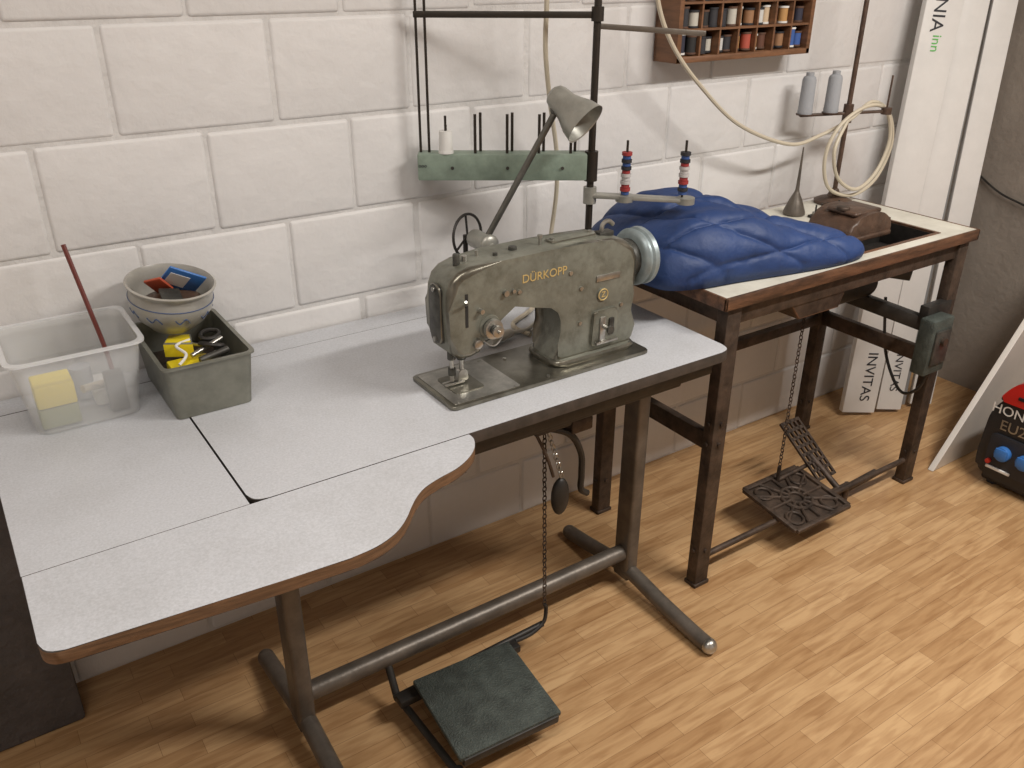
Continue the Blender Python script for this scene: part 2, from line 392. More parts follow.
b.tube([(0.815,yc-0.044,0.98),(0.808,yc-0.060,0.990),(0.802,yc-0.068,0.998)],0.003,M_steel)
b.tube([(0.86,yc+0.04,0.91),(0.88,yc+0.055,0.90),(0.90,yc+0.06,0.88)],0.004,M_steel)
b.prism(round_poly([(1.045,yc-0.016),(1.165,yc-0.016),(1.165,yc+0.016),(1.045,yc+0.016)],0.010),1.052,1.063,M_mach,bev=0.003)
for sx in (1.055,1.155): b.cyl((sx,yc,1.060),(sx,yc,1.067),0.005,M_steel)
b.cyl((0.955,yc,1.05),(0.955,yc,1.066),0.009,M_machd,bev=0.002)
b.tube([(1.19,yc,1.045),(1.19,yc,1.072),(1.205,yc,1.080),(1.22,yc,1.070)],0.005,M_steel)
b.box(1.175,1.215,yc-0.012,yc+0.012,1.048,1.060,M_machd,bev=0.003)
b.cyl((1.02,yc-0.005,1.05),(1.02,yc-0.005,1.077),0.0035,M_steel); b.cyl((1.02,yc-0.005,1.074),(1.02,yc-0.005,1.080),0.006,M_steel)
b.cyl((0.875,yc+0.01,1.05),(0.875,yc+0.01,1.068),0.004,M_steel); b.cyl((0.905,yc-0.012,1.052),(0.905,yc-0.012,1.064),0.005,M_machd)
for (sx,sz) in ((0.94,0.985),(1.10,0.96),(1.10,0.88),(1.07,1.0),(1.215,0.90)):
    b.cyl((sx,yc-0.043,sz),(sx,yc-0.0505,sz),0.0045,M_steel,seg=14)
b.box(1.140,1.206,yc-0.0505,yc-0.044,0.966,0.980,M_steel,bev=0.001)
b.cyl((1.160,yc-0.044,0.935),(1.160,yc-0.051,0.935),0.015,M_mach,seg=28)
b.torus((1.160,yc-0.051,0.935),0.0125,0.0013,M_gold,axis=(0,-1,0))
b.text('Z',0.018,(1.160,yc-0.0515,0.935),(1,0,0),(0,0,1),M_gold)
b.prism(round_poly([(1.130,0.818),(1.205,0.818),(1.200,0.900),(1.135,0.900)],0.010),yc-0.055,yc-0.030,M_mach,axis='y',bev=0.003)
b.box(1.150,1.166,yc-0.059,yc-0.053,0.828,0.885,M_steel,bev=0.002)
b.box(1.176,1.190,yc-0.059,yc-0.053,0.838,0.878,M_machd,bev=0.002)
b.cyl((1.16,yc-0.055,0.862),(1.16,yc-0.080,0.862),0.005,M_steel)
b.cyl((1.16,yc-0.078,0.862),(1.16,yc-0.084,0.862),0.009,M_machd)
b.box(1.14,1.20,yc-0.062,yc-0.053,0.822,0.828,M_steel,bev=0.001)
b.text('DÜRKOPP',0.025,(1.003,yc-0.0482,1.009),(1,0,0),(0,0,1),M_gold,ext=0.0008)
b.cyl((1.245,yc,0.985),(1.275,yc,0.985),0.044,M_machd,seg=36,bev=0.003)
b.lathe([(0.012,0.0),(0.055,0.0),(0.062,0.004),(0.065,0.010),(0.060,0.014),(0.060,0.020),(0.065,0.024),(0.066,0.034),(0.062,0.039),(0.050,0.041),(0.046,0.036),(0.016,0.036),(0.014,0.042),(0.0,0.042)],(1.272,yc,0.985),M_wheel,axis=(1,0,0),seg=48)
b.done()

b=B('work_lamp')
b.cyl((1.05,-0.20,T1+0.001),(1.05,-0.20,T1+0.014),0.035,M_lamparm,bev=0.003)
b.cyl((1.05,-0.20,T1+0.01),(1.05,-0.20,0.985),0.009,M_lamparm)
b.cyl((1.05,-0.165,0.99),(1.05,-0.235,0.99),0.022,M_lamp,bev=0.004)
b.sph((1.05,-0.235,0.99),(0.025,0.012,0.025),M_lamp)
b.cyl((1.05,-0.24,0.99),(1.05,-0.255,0.99),0.007,M_steel)
b.cyl((1.055,-0.215,1.00),(1.195,-0.285,1.285),0.0075,M_lamparm,seg=14)
b.sph((1.195,-0.285,1.29),0.013,M_lamparm)
b.cyl((1.195,-0.285,1.29),(1.197,-0.30,1.318),0.007,M_steel)
ax=Vector((0.28,-0.66,-0.50)).normalized(); o=Vector((1.200,-0.272,1.320))
b.lathe([(0.0,-0.008),(0.015,-0.007),(0.024,0.0),(0.028,0.012),(0.030,0.035),(0.034,0.048),(0.046,0.075),(0.050,0.095),(0.0515,0.100),(0.0485,0.098),(0.044,0.075),(0.032,0.048),(0.026,0.035),(0.0,0.030)],o,M_lamp,axis=ax,seg=40)
b.sph(o+ax*0.058,(0.022,0.022,0.022),M_lampin)
b.done()
b=B('bobbin_winder_wheel')
b.torus((1.045,-0.145,0.99),0.052,0.0035,M_black,axis=(0.35,-1,0.1),seg=36)
for a in (90,210,330):
    Mx=Vector((0.35,-1,0.1)).to_track_quat('Z','Y').to_matrix()
    b.cyl(Vector((1.045,-0.145,0.99)),Vector((1.045,-0.145,0.99))+Mx@Vector((0.052*math.cos(math.radians(a)),0.052*math.sin(math.radians(a)),0)),0.0028,M_black,seg=8)
b.cyl((1.045,-0.135,T1+0.001),(1.045,-0.135,0.99),0.006,M_black)
b.cyl((1.045,-0.135,T1+0.001),(1.045,-0.135,T1+0.01),0.022,M_black)
b.done()

# ------------------------------------------------------------------ thread stand 1
b=B('thread_stand')
d=Vector((0.838,-0.545,0)); pole=Vector((1.325,-0.258,0)); nrm=Vector((0.545,0.838,0))
def P(a,z,off=0.0): return pole+d*a+nrm*off+Vector((0,0,z))
b.cyl(P(0,T1+0.001),P(0,T1+0.02),0.03,M_rod,bev=0.004)
b.cyl(P(0,T1+0.001),P(0,1.78),0.0085,M_rod,seg=14)
b.obox(P(-0.412,1.146),P(-0.012,1.146),0.050,0.062,M_green,bev=0.003)
b.cyl(P(0,1.11),P(0,1.18),0.016,M_rod)
b.obox(P(-0.41,1.478),P(0.0,1.478),0.012,0.014,M_rod)
b.cyl(P(0,1.465),P(0,1.495),0.014,M_rod)
for a in (-0.405,-0.385):
    b.cyl(P(a,1.172),P(a,1.72),0.0032,M_rod,seg=8)
for i,a in enumerate((-0.345,-0.27,-0.195,-0.12,-0.045)):
    if i==0:
        b.cyl(P(a,1.172),P(a,1.24),0.003,M_rod,seg=8)
        b.cyl(P(a,1.179,-0.01),P(a,1.228,-0.01),0.016,M_white,r2=0.0155); b.cyl(P(a,1.177,-0.01),P(a,1.182,-0.01),0.018,M_white)
        b.cyl(P(a,1.222,-0.01),P(a,1.262,-0.01),0.003,M_rod,seg=8)
    for da,off in ((-0.006,-0.012),(0.006,0.012)):
        if i>0: b.cyl(P(a+da,1.172,off),P(a+da,1.266,off),0.0035,M_rod,seg=8)
b.text('ooo',0.012,P(-0.40,1.150,-0.0258),d,(0,0,1),M_ink)
for a in (-0.33,-0.20,-0.07): b.cyl(P(a,1.145,-0.024),P(a,1.145,-0.028),0.004,M_machd,seg=10)
b.obox(P(0,1.455),P(0.245,1.440),0.008,0.012,M_leg)
b.obox(P(0,1.075),P(0.235,1.062),0.03,0.010,M_lamp)
b.cyl(P(0,1.055),P(0,1.095),0.016,M_lamp)
b.cyl(P(0.235,1.054,0),P(0.235,1.069,0),0.022,M_lamp)
b.cyl(P(0.085,1.060,0),P(0.085,1.075,0),0.022,M_lamp)
dred=mat('spool_red',(0.28,0.03,0.03),0.6); dblu=mat('spool_blue',(0.03,0.07,0.22),0.6); spw=mat('spool_pale',(0.45,0.43,0.42),0.6)
cols=[dred,spw,dblu,M_ink,spw,dred,dblu,spw,dred,M_ink]
for a in (0.085,0.225):
    b.cyl(P(a,1.07),P(a,1.205),0.003,M_rod,seg=8)
    for k in range(12):
        b.cyl(P(a,1.077+k*0.0085),P(a,1.0845+k*0.0085),0.0125 if k%2 else 0.0100,cols[(k*3+int(a*30))%10],seg=18)
b.done()

b=B('lamp_cord')
b.tube([(1.255,-0.168,1.85),(1.25,-0.168,1.60),(1.25,-0.168,1.50),(1.262,-0.15,1.40),(1.300,-0.12,1.28),(1.350,-0.085,1.15),(1.365,-0.07,1.04),(1.35,-0.07,0.92),(1.30,-0.12,0.81),(1.20,-0.20,0.788),(1.10,-0.26,0.787),(1.10,-0.335,0.787)],0.0058,M_cord)
b.tube([(1.06,-0.315,0.795),(1.12,-0.31,0.795),(1.20,-0.25,0.82),(1.25,-0.14,0.90)],0.0045,M_cordw)
b.tube([(0.955,-0.33,0.787),(0.97,-0.30,0.787),(1.02,-0.28,0.787),(1.08,-0.30,0.787),(1.12,-0.32,0.787)],0.005,M_cordw)
b.cyl((1.005,-0.325,0.795),(1.06,-0.315,0.795),0.013,M_cordw,r2=0.010,bev=0.002)
b.cyl((0.985,-0.329,0.797),(1.005,-0.325,0.797),0.015,M_cordw,bev=0.002)
b.cyl((0.965,-0.337,0.802),(0.985,-0.334,0.802),0.0022,M_steel,seg=8); b.cyl((0.965,-0.325,0.792),(0.985,-0.322,0.792),0.0022,M_steel,seg=8)
b.done()

# ------------------------------------------------------------------ table 2
E2=empty('treadle_sewing_table')
b=B('table_top_and_legs',parent=E2)
X0,X1,Y0,Y1=1.487,2.545,-0.588,-0.088
cx0,cx1,cy0,cy1=2.06,2.40,-0.535,-0.36
zb=T2-0.030
def tp(x0,x1,y0,y1): b.prism([(x0,y0),(x1,y0),(x1,y1),(x0,y1)],zb,T2,M_wood2,top=M_lam2)
tp(X0,cx0,Y0+0.008,Y1); tp(cx1,X1-0.008,Y0+0.008,Y1); tp(cx0,cx1,cy1,Y1); tp(cx0,cx1,Y0+0.008,cy0)
b.box(X0-0.004,X1,Y0,Y0+0.009,zb-0.002,T2+0.001,M_wood2,bev=0.003)
b.box(X1-0.009,X1,Y0,Y1,zb-0.002,T2+0.001,M_wood2,bev=0.003)
b.box(X0-0.004,X0+0.005,Y0,Y1,zb-0.002,T2+0.001,M_wood2,bev=0.003)
b.box(cx0-0.010,cx1+0.010,cy0-0.010,cy0,T2-0.01,T2+0.002,M_wood2)
b.box(cx0-0.010,cx1+0.010,cy1,cy1+0.010,T2-0.01,T2+0.002,M_wood2)
b.box(cx1,cx1+0.010,cy0,cy1,T2-0.01,T2+0.002,M_wood2); b.box(cx0-0.010,cx0,cy0,cy1,T2-0.01,T2+0.002,M_wood2)
b.box(cx0-0.01,cx1+0.01,cy0-0.01,cy0,zb-0.05,zb,M_black); b.box(cx0-0.01,cx1+0.01,cy0-0.01,cy1+0.01,zb-0.05,zb-0.04,M_black)
b.box(cx0-0.01,cx0,cy0,cy1,zb-0.05,T2-0.012,M_black); b.box(cx1,cx1+0.01,cy0,cy1,zb-0.05,zb,M_black)
b.box(cx0,cx1,cy1,cy1+0.01,zb-0.05,zb,M_black)
b.box(cx0+0.0005,cx1-0.0005,cy1-0.003,cy1-0.0005,zb-0.04,T2-0.004,M_black); b.box(cx1-0.003,cx1-0.0005,cy0+0.0005,cy1-0.0005,zb-0.04,T2-0.004,M_black)
b.prism([(1.72,0.84),(2.0,0.84),(1.96,0.745),(1.80,0.745)],-0.56,-0.25,M_iron,axis='y',bev=0.004)
b.box(1.52,2.52,-0.565,-0.545,0.79,zb-0.002,M_iron,bev=0.003)
b.box(1.52,2.52,-0.13,-0.11,0.79,zb-0.002,M_iron,bev=0.003)
for lx in (1.535,2.505):
    for ly in (-0.555,-0.125):
        b.box(lx-0.025,lx+0.025,ly-0.018,ly+0.018,0.006,zb-0.003,M_iron,bev=0.004)
        b.box(lx-0.028,lx+0.028,ly-0.022,ly+0.022,0.0,0.012,M_iron,bev=0.003)
        for hz in (0.12,0.46,0.52): b.cyl((lx-0.027,ly,hz),(lx-0.031,ly,hz),0.006,M_iron,seg=10); b.cyl((lx,ly-0.017,hz),(lx,ly-0.023,hz),0.006,M_iron,seg=10)
    b.box(lx-0.012,lx+0.012,-0.55,-0.13,0.43,0.48,M_iron,bev=0.003)
    b.box(lx-0.02,lx+0.02,-0.55,-0.13,0.795,0.83,M_iron,bev=0.003)
b.box(1.54,2.50,-0.14,-0.11,0.43,0.465,M_iron,bev=0.003)
b.cyl((1.535,-0.555,0.085),(2.505,-0.555,0.085),0.009,M_iron)
b.obox((2.28,-0.15,0.66),(2.40,-0.56,0.60),0.03,0.045,M_black,bev=0.004)
b.obox((2.02,-0.16,0.79),(2.38,-0.50,0.74),0.02,0.035,M_black,bev=0.004)
b.cyl((2.18,-0.36,0.69),(2.36,-0.36,0.69),0.055,M_black,seg=28,bev=0.008)
b.cyl((2.12,-0.36,0.69),(2.15,-0.36,0.69),0.045,M_iron,seg=28,bev=0.004)
b.cyl((2.10,-0.36,0.69),(2.20,-0.36,0.69),0.012,M_steel)
b.cyl((2.27,-0.36,0.69),(2.27,-0.36,0.80),0.02,M_black)
b.box(2.350,2.455,-0.625,-0.575,0.455,0.635,M_pedal,bev=0.008)
b.box(2.365,2.440,-0.632,-0.622,0.49,0.60,M_machd,bev=0.003)
b.cyl((2.40,-0.630,0.565),(2.40,-0.642,0.565),0.012,M_iron)
b.box(2.38,2.50,-0.58,-0.55,0.60,0.66,M_black,bev=0.003)
b.tube([(2.42,-0.60,0.455),(2.42,-0.58,0.38),(2.46,-0.50,0.33),(2.50,-0.40,0.42),(2.50,-0.36,0.6)],0.005,M_black)
b.chain((1.985,-0.44,0.16),(1.985,-0.44,0.79),M_iron)
b.done()
b=B('cast_iron_treadle',parent=E2)
Mt=Matrix.Translation((1.975,-0.525,0.105)) @ Matrix.Rotation(math.radians(8),4,'X')
def tb_(x,y,z=0): return Mt@Vector((x,y,z))
for (p,q) in (((-.12,-.105),(.12,-.105)),((.12,-.105),(.12,.105)),((.12,.105),(-.12,.105)),((-.12,.105),(-.12,-.105))):
    b.obox(tb_(*p),tb_(*q),0.016,0.012,M_iron,up=Mt.to_3x3()@Vector((0,0,1)))
axn=Mt.to_3x3()@Vector((0,0,1))
b.torus(tb_(0,0),0.048,0.006,M_iron,axis=axn); b.torus(tb_(0,0),0.024,0.005,M_iron,axis=axn)
for k in range(12):
    a=2*math.pi*k/12
    s_=min(0.118/max(abs(math.cos(a)),1e-3),0.103/max(abs(math.sin(a)),1e-3))
    b.cyl(tb_(0.026*math.cos(a),0.026*math.sin(a)),tb_(s_*math.cos(a),s_*math.sin(a)),0.0055,M_iron,seg=8)
for sx in (-1,1):
    for sy in (-1,1):
        b.torus(tb_(sx*0.078,sy*0.062),0.026,0.005,M_iron,axis=axn,seg=18)
b.box(-0.115,0.115,-0.10,0.10,-0.006,-0.003,M_iron,M=Mt)
b.cyl((1.86,-0.545,0.085),(2.20,-0.545,0.085),0.008,M_iron)
gA=Vector((2.155,-0.325,0.225)); gB=Vector((2.155,-0.495,0.105)); gd=(gB-gA); gl=gd.length; gd.normalize(); gs=Vector((1,0,0)); gn=gs.cross(gd)
Mg=Matrix(((gd.x,gs.x,gn.x,gA.x),(gd.y,gs.y,gn.y,gA.y),(gd.z,gs.z,gn.z,gA.z),(0,0,0,1)))
for i in range(8):
    t=i*gl/7; b.box(t-0.005,t+0.005,-0.040,0.040,-0.004,0.004,M_iron,M=Mg)
for i in range(5):
    w_=-0.040+i*0.020; b.box(-0.004,gl+0.004,w_-0.004,w_+0.004,-0.004,0.004,M_iron,M=Mg)
b.cyl((2.155,-0.42,0.15),(2.155,-0.545,0.085),0.010,M_iron)
b.cyl((1.985,-0.44,0.12),(2.15,-0.44,0.13),0.007,M_iron)
b.cyl((1.985,-0.44,0.10),(1.985,-0.44,0.17),0.006,M_iron)
b.obox((2.10,-0.53,0.045),(2.40,-0.52,0.05),0.025,0.012,M_iron)
b.cyl((2.0,-0.545,0.0),(2.0,-0.545,0.10),0.009,M_iron)
b.cyl((2.2,-0.545,0.0),(2.2,-0.545,0.09),0.009,M_iron)
b.done()

b=B('machine_base_cover',ang=50)
prof=[(2.085,0.879),(2.075,0.905),(2.10,0.935),(2.14,0.950),(2.19,0.953),(2.235,0.943),(2.262,0.922),(2.27,0.90),(2.265,0.879)]
b.prism([(p.x,p.y) for p in catmull([(x,y,0) for x,y in prof],3)],-0.475,-0.33,M_brown,axis='y',bev=0.02,seg=4)
b.box(2.09,2.26,-0.482,-0.470,0.880,0.895,M_brown,bev=0.004)
b.box(2.11,2.23,-0.46,-0.36,0.945,0.958,M_brown,bev=0.006)
b.cyl((2.12,-0.41,0.955),(2.12,-0.41,0.966),0.018,M_iron,bev=0.003)
b.box(2.055,2.41,-0.348,-0.320,0.879,0.886,M_iron,bev=0.002)
b.done()

# ------------------------------------------------------------------ jacket
b=B('quilted_jacket',ang=180)
ol=[(1.385,-0.40),(1.40,-0.47),(1.47,-0.505),(1.60,-0.525),(1.76,-0.555),(1.90,-0.575),(2.00,-0.570),(2.040,-0.54),(2.035,-0.48),(1.99,-0.40),(1.90,-0.32),(1.80,-0.22),(1.68,-0.13),(1.55,-0.10),(1.45,-0.12),(1.41,-0.20),(1.39,-0.30)]
OC=[(p.x,p.y) for p in catmull([(x,y,0) for x,y in ol],30,closed=True)]
def Hf(x,y):
    ks=[(1.38,.125),(1.45,.158),(1.55,.175),(1.66,.168),(1.78,.128),(1.88,.10),(1.96,.085),(2.05,.07)]
    if x<=ks[0][0]: return ks[0][1]
    for (a,ha),(c,hc) in zip(ks,ks[1:]):
        if x<=c:
            t=(x-a)/(c-a); t=t*t*(3-2*t); return ha+(hc-ha)*t
    return ks[-1][1]
tb=bmesh.new(); C=Vector((1.66,-0.36)); R=150; rings=[]
zb_=T2+0.004
ua=Vector((0.80,-0.60)); va=Vector((0.60,0.80))
def quilt(p):
    q2=Vector((p.x-1.42,p.y+0.18))
    u=q2.dot(ua); v=q2.dot(va)+ (p.z-T2)*0.9
    w=0.035*noise.noise(Vector((p.x*4,p.y*4,p.z*4)))
    a=(v+0.50*u+w+0.04*math.sin(u*8))/0.150
    c=(v-0.95*u+w*1.2+0.05*math.sin(v*9+1.0)+0.03)/0.215
    s1=abs(math.sin(math.pi*a))*0.150/math.pi; s2=abs(math.sin(math.pi*c))*0.215/math.pi
    f=lambda s: 1-math.exp(-s*85)
    return f(s1)*f(s2), min(s1,s2)
for i in range(R+1):
    s=1-i/R; ring=[]
    s=max(s,0.004)
    for (ox,oy) in OC:
        p=C+(Vector((ox,oy))-C)*s
        prof=(1-s**3.0)**(1/2.0)
        h=Hf(p.x,p.y)*prof
        # broad draped folds running along the garment
        q2=Vector((p.x-1.42,p.y+0.18)); u=q2.dot(ua); v=q2.dot(va)
        fold=0.028*noise.noise(Vector((u*3.0,v*8.0,0.3)))+0.014*noise.noise(Vector((u*6.0,v*15.0,5.3)))
        dirv=(Vector((ox,oy))-C).normalized()
        bul=0.012*math.sin(prof*math.pi)
        ring.append(tb.verts.new((p.x+dirv.x*bul, p.y+dirv.y*bul, max(zb_+h+fold*prof,zb_))))
    rings.append(ring)
n=len(OC)
for a,c in zip(rings,rings[1:]):
    for k in range(n):
        tb.faces.new((a[k],a[(k+1)%n],c[(k+1)%n],c[k]))
tb.faces.new(list(reversed(rings[0]))); tb.faces.new(rings[-1])
bmesh.ops.recalc_face_normals(tb,faces=tb.faces)
tb.normal_update()
newc=[]; seamd={}
for v in tb.verts:
    q_,e_=quilt(v.co)
    near=math.exp(-e_*60)
    wr=noise.noise(v.co*42)*near*0.0035+noise.noise(v.co*16)*0.0045
    k=min(1,(v.co.z-zb_)/0.03)
    newc.append(v.co+v.normal*(q_*0.011-0.006+wr)*k); seamd[v.index]=e_
i0=b.mi(M_blue); i1=b.mi(M_seam)
tb.verts.index_update()
for f in tb.faces:
    f.material_index = i1 if (len(f.verts)==4 and sum(seamd[v.index] for v in f.verts)/4 < 0.0011) else i0
for v,cc in zip(tb.verts,newc):
    v.co=(cc.x,max(cc.y,-0.605),max(cc.z,zb_-0.001))
b.merge(tb)
b.done()

# ------------------------------------------------------------------ stand 2 (with cable coil hung on it)
E3=empty('cone_thread_stand')
b=B('stand_rod_and_cones',parent=E3)
q=Vector((2.43,-0.15,0))
b.lathe([(0.0,0.0),(0.060,0.0),(0.060,0.008),(0.045,0.016),(0.022,0.022),(0.012,0.045),(0.0,0.05)],(q.x,q.y,T2+0.002),M_brown)
b.cyl(q+Vector((0,0,T2+0.002)),q+Vector((0,0,1.72)),0.0075,M_brown,seg=12)
def Q(a,z,off=0.0): return q+d*a+nrm*off+Vector((0,0,z))
b.obox(Q(-0.15,1.150),Q(0.13,1.165),0.016,0.008,M_brown)
b.cyl(Q(0,1.13),Q(0,1.185),0.015,M_brown)
for a,z in ((-0.135,1.152),(-0.055,1.157)):
    b.cyl(Q(a,z),Q(a,z+0.004),0.026,M_brown)
    b.lathe([(0.0,0.0),(0.022,0.0),(0.023,0.008),(0.022,0.014),(0.021,0.100),(0.018,0.108),(0.012,0.112),(0.012,0.122),(0.0,0.122)],Q(a,z+0.004),M_grey,seg=24)
b.cyl(Q(0.12,1.165),Q(0.12,1.27),0.003,M_brown,seg=8); b.cyl(Q(0.12,1.155),Q(0.12,1.175),0.016,M_brown)
b.done()
b=B('hanging_cable',parent=E3)
b.tube([(1.60,-0.14,1.75),(1.605,-0.14,1.60),(1.61,-0.14,1.498),(1.672,-0.14,1.39),(1.786,-0.138,1.284),(1.961,-0.135,1.164),(2.193,-0.135,1.085),(2.33,-0.14,1.10),(2.415,-0.175,1.145),(2.50,-0.18,1.19),(2.585,-0.19,1.15),(2.63,-0.19,1.05),(2.585,-0.185,0.94),(2.48,-0.18,0.90),(2.36,-0.175,0.94),(2.32,-0.175,1.04),(2.36,-0.18,1.13),(2.46,-0.19,1.18),(2.55,-0.20,1.165),(2.60,-0.20,1.07),(2.56,-0.20,0.97),(2.47,-0.20,0.925),(2.38,-0.19,0.97),(2.34,-0.19,1.06),(2.40,-0.175,1.14)],0.0058,M_cord)
b.done()
b=B('oil_can')
b.lathe([(0.0,0.0),(0.032,0.0),(0.034,0.004),(0.033,0.010),(0.020,0.045),(0.008,0.070),(0.006,0.078),(0.0045,0.12),(0.002,0.205),(0.0,0.206)],(2.210,-0.175,T2+0.001),M_leg,seg=24)
b.done()
b=B('bobbin_pin_rack')
b.box(2.22,2.36,-0.25,-0.22,T2+0.001,T2+0.008,M_black)
for i in range(5): b.cyl((2.235+i*0.027,-0.235,T2+0.006),(2.235+i*0.027,-0.235,T2+0.04),0.0025,M_black,seg=8); b.cyl((2.235+i*0.027,-0.235,T2+0.008),(2.235+i*0.027,-0.235,T2+0.018),0.009,M_black if i%2 else M_steel,seg=12)
b.done()

# ------------------------------------------------------------------ thread rack on wall
b=B('thread_spool_rack')
rx0,rx1,rz0,rz1,ry=1.735,2.275,1.336,1.70,-0.092
b.box(rx0,rx1,-0.012,-0.002,rz0,rz1,M_rackin)
b.box(rx0,rx1,ry,-0.004,rz0,rz0+0.016,M_rack,bev=0.002); b.box(rx0,rx1,ry,-0.004,rz1-0.016,rz1,M_rack,bev=0.002)
b.box(rx0,rx0+0.016,ry,-0.004,rz0,rz1,M_rack,bev=0.002); b.box(rx1-0.016,rx1,ry,-0.004,rz0,rz1,M_rack,bev=0.002)
nc,nr=7,5; cw=(rx1-rx0-0.032)/nc; ch=(rz1-rz0-0.032)/nr
for i in range(1,nc): b.box(rx0+0.016+i*cw-0.003,rx0+0.016+i*cw+0.003,ry+0.004,-0.01,rz0+0.01,rz1-0.01,M_rack)
for j in range(1,nr): b.box(rx0+0.01,rx1-0.01,ry+0.003,-0.01,rz0+0.016+j*ch-0.003,rz0+0.016+j*ch+0.003,M_rack)
pal=[(.02,.02,.02),(.55,.55,.53),(.03,.03,.035),(.03,.03,.05),(.5,.48,.42),(.30,.16,.08),(.12,.05,.03),(.40,.08,.05),(.45,.25,.09),(.55,.42,.28),(.04,.10,.32),(.05,.18,.45)]
pm=[mat('thread_%d'%i,c,0.7) for i,c in enumerate(pal)]
for i in range(nc):
    if i<3: ch_=[0,1,2,3,4]
    elif i<6: ch_=[5,6,7,8,9,1]
    else: ch_=[10,11,3,10,1]
    for j in range(nr):
        z_=rz0+0.016+j*ch+0.004
        for dx_ in (-0.25,0.25):
            x_=rx0+0.016+(i+0.5+dx_)*cw
            c=pm[random.choice(ch_)]
            h=ch*random.uniform(0.60,0.82); rr=cw*0.20; y_=-0.062+random.uniform(-.01,.01)
            cap=random.choice((M_white,M_ink,M_rackin))
            b.cyl((x_,y_,z_),(x_,y_,z_+h),rr,c,seg=14)
            b.cyl((x_,y_,z_),(x_,y_,z_+0.005),rr*1.12,cap,seg=14)
            b.cyl((x_,y_,z_+h-0.005),(x_,y_,z_+h),rr*1.12,cap,seg=14)
b.done()

# ------------------------------------------------------------------ bin, tin, bowl
b=B('clear_plastic_bin')
def tray(b,x0,x1,y0,y1,z0,z1,flare,th,m,rimm,rimw=0.008,r=0.03):
    tb=bmesh.new()
    def ring(fl,inset,z):
        pts=round_poly([(x0-fl+inset,y0-fl+inset),(x1+fl-inset,y0-fl+inset),(x1+fl-inset,y1+fl-inset),(x0-fl+inset,y1+fl-inset)],r,5)
        return [tb.verts.new((p[0],p[1],z)) for p in pts]
    i0=b.mi(m); i1=b.mi(rimm)
    R=[ring(0,0,z0),ring(flare,0,z1-0.004),ring(flare,-rimw,z1-0.004),ring(flare,-rimw,z1),ring(flare,th,z1),ring(0,th,z0+th)]
    for n_,(a,c) in enumerate(zip(R,R[1:])):
        for k in range(len(a)):
            f=tb.faces.new((a[k],a[(k+1)%len(a)],c[(k+1)%len(a)],c[k])); f.material_index=i1 if n_ in (1,2,3) else i0
    f=tb.faces.new(R[0]); f.material_index=i0
    f=tb.faces.new(R[-1]); f.material_index=i0
    b.merge(tb)
tray(b,0.055,0.243,-0.218,-0.045,T1+0.001,T1+0.158,0.020,0.002,M_plastic,M_rim)
b.box(0.066,0.135,-0.208,-0.14,T1+0.006,T1+0.048,M_olive,bev=0.004)
b.box(0.066,0.135,-0.210,-0.142,T1+0.049,T1+0.095,M_yel,bev=0.004)
b.box(0.17,0.225,-0.16,-0.07,T1+0.006,T1+0.04,M_white,bev=0.006)
b.cyl((0.16,-0.10,T1+0.01),(0.16,-0.10,T1+0.075),0.02,M_grey)
b.box(0.190,0.225,-0.20,-0.17,T1+0.006,T1+0.085,M_lamparm,bev=0.004)
b.cyl((0.21,-0.15,T1+0.05),(0.15,-0.18,T1+0.06),0.008,M_cord)
b.tube([(0.215,-0.155,T1+0.012),(0.212,-0.130,T1+0.10),(0.200,-0.100,T1+0.20),(0.185,-0.070,T1+0.315)],0.0045,M_red)
b.done()
b=B('tin_box')
tray(b,0.290,0.440,-0.295,-0.045,T1+0.001,T1+0.115,0.010,0.003,M_tin,M_tin,rimw=0.005,r=0.015)
b.box(0.305,0.385,-0.27,-0.20,T1+0.06,T1+0.088,M_yel,bev=0.004)
b.prism([(0.31,-0.18),(0.36,-0.21),(0.37,-0.16),(0.33,-0.14)],T1+0.085,T1+0.118,M_yel,bev=0.003)
b.box(0.30,0.425,-0.27,-0.06,T1+0.01,T1+0.055,M_iron,bev=0.004)
b.torus((0.395,-0.215,T1+0.108),0.017,0.0045,M_black,axis=(0.3,0.3,1),sx=1.4)
b.torus((0.405,-0.17,T1+0.112),0.015,0.0045,M_black,axis=(0.1,-0.2,1),sx=1.4)
b.cyl((0.385,-0.20,T1+0.10),(0.34,-0.10,T1+0.09),0.004,M_steel)
b.tube([(0.32,-0.25,T1+0.095),(0.34,-0.23,T1+0.105),(0.33,-0.20,T1+0.115),(0.36,-0.19,T1+0.118)],0.003,M_white)
b.cyl((0.36,-0.25,T1+0.095),(0.42,-0.24,T1+0.102),0.007,M_machd)
b.cyl((0.35,-0.23,T1+0.10),(0.42,-0.20,T1+0.112),0.005,M_steel)
b.done()
b=B('stoneware_bowl')
axb=Vector((0.10,-0.16,1)).normalized(); ob_=Vector((0.345,-0.120,T1+0.130))
b.lathe([(0.0,0.0),(0.042,0.0),(0.047,0.006),(0.066,0.024),(0.079,0.048),(0.082,0.066),(0.079,0.080),(0.080,0.088),(0.086,0.094),(0.087,0.098),(0.083,0.100),(0.076,0.090),(0.075,0.074),(0.074,0.055),(0.060,0.025),(0.0,0.012)],ob_,M_cer,axis=axb,seg=44)
b.torus(ob_+axb*0.068,0.0820,0.0010,M_cerb,axis=axb,seg=40)
Mb=axb.to_track_quat('Z','Y').to_matrix()
for k in range(9):
    a=2*math.pi*k/9
    def pt(da,h,r): return ob_+axb*h+Mb@Vector((math.cos(a+da)*r,math.sin(a+da)*r,0))
    b.tube([pt(-0.2,0.050,0.0796),pt(-0.08,0.040,0.0755),pt(0.05,0.052,0.0802),pt(0.18,0.040,0.0755)],0.0014,M_cerb,seg=6,n=4)
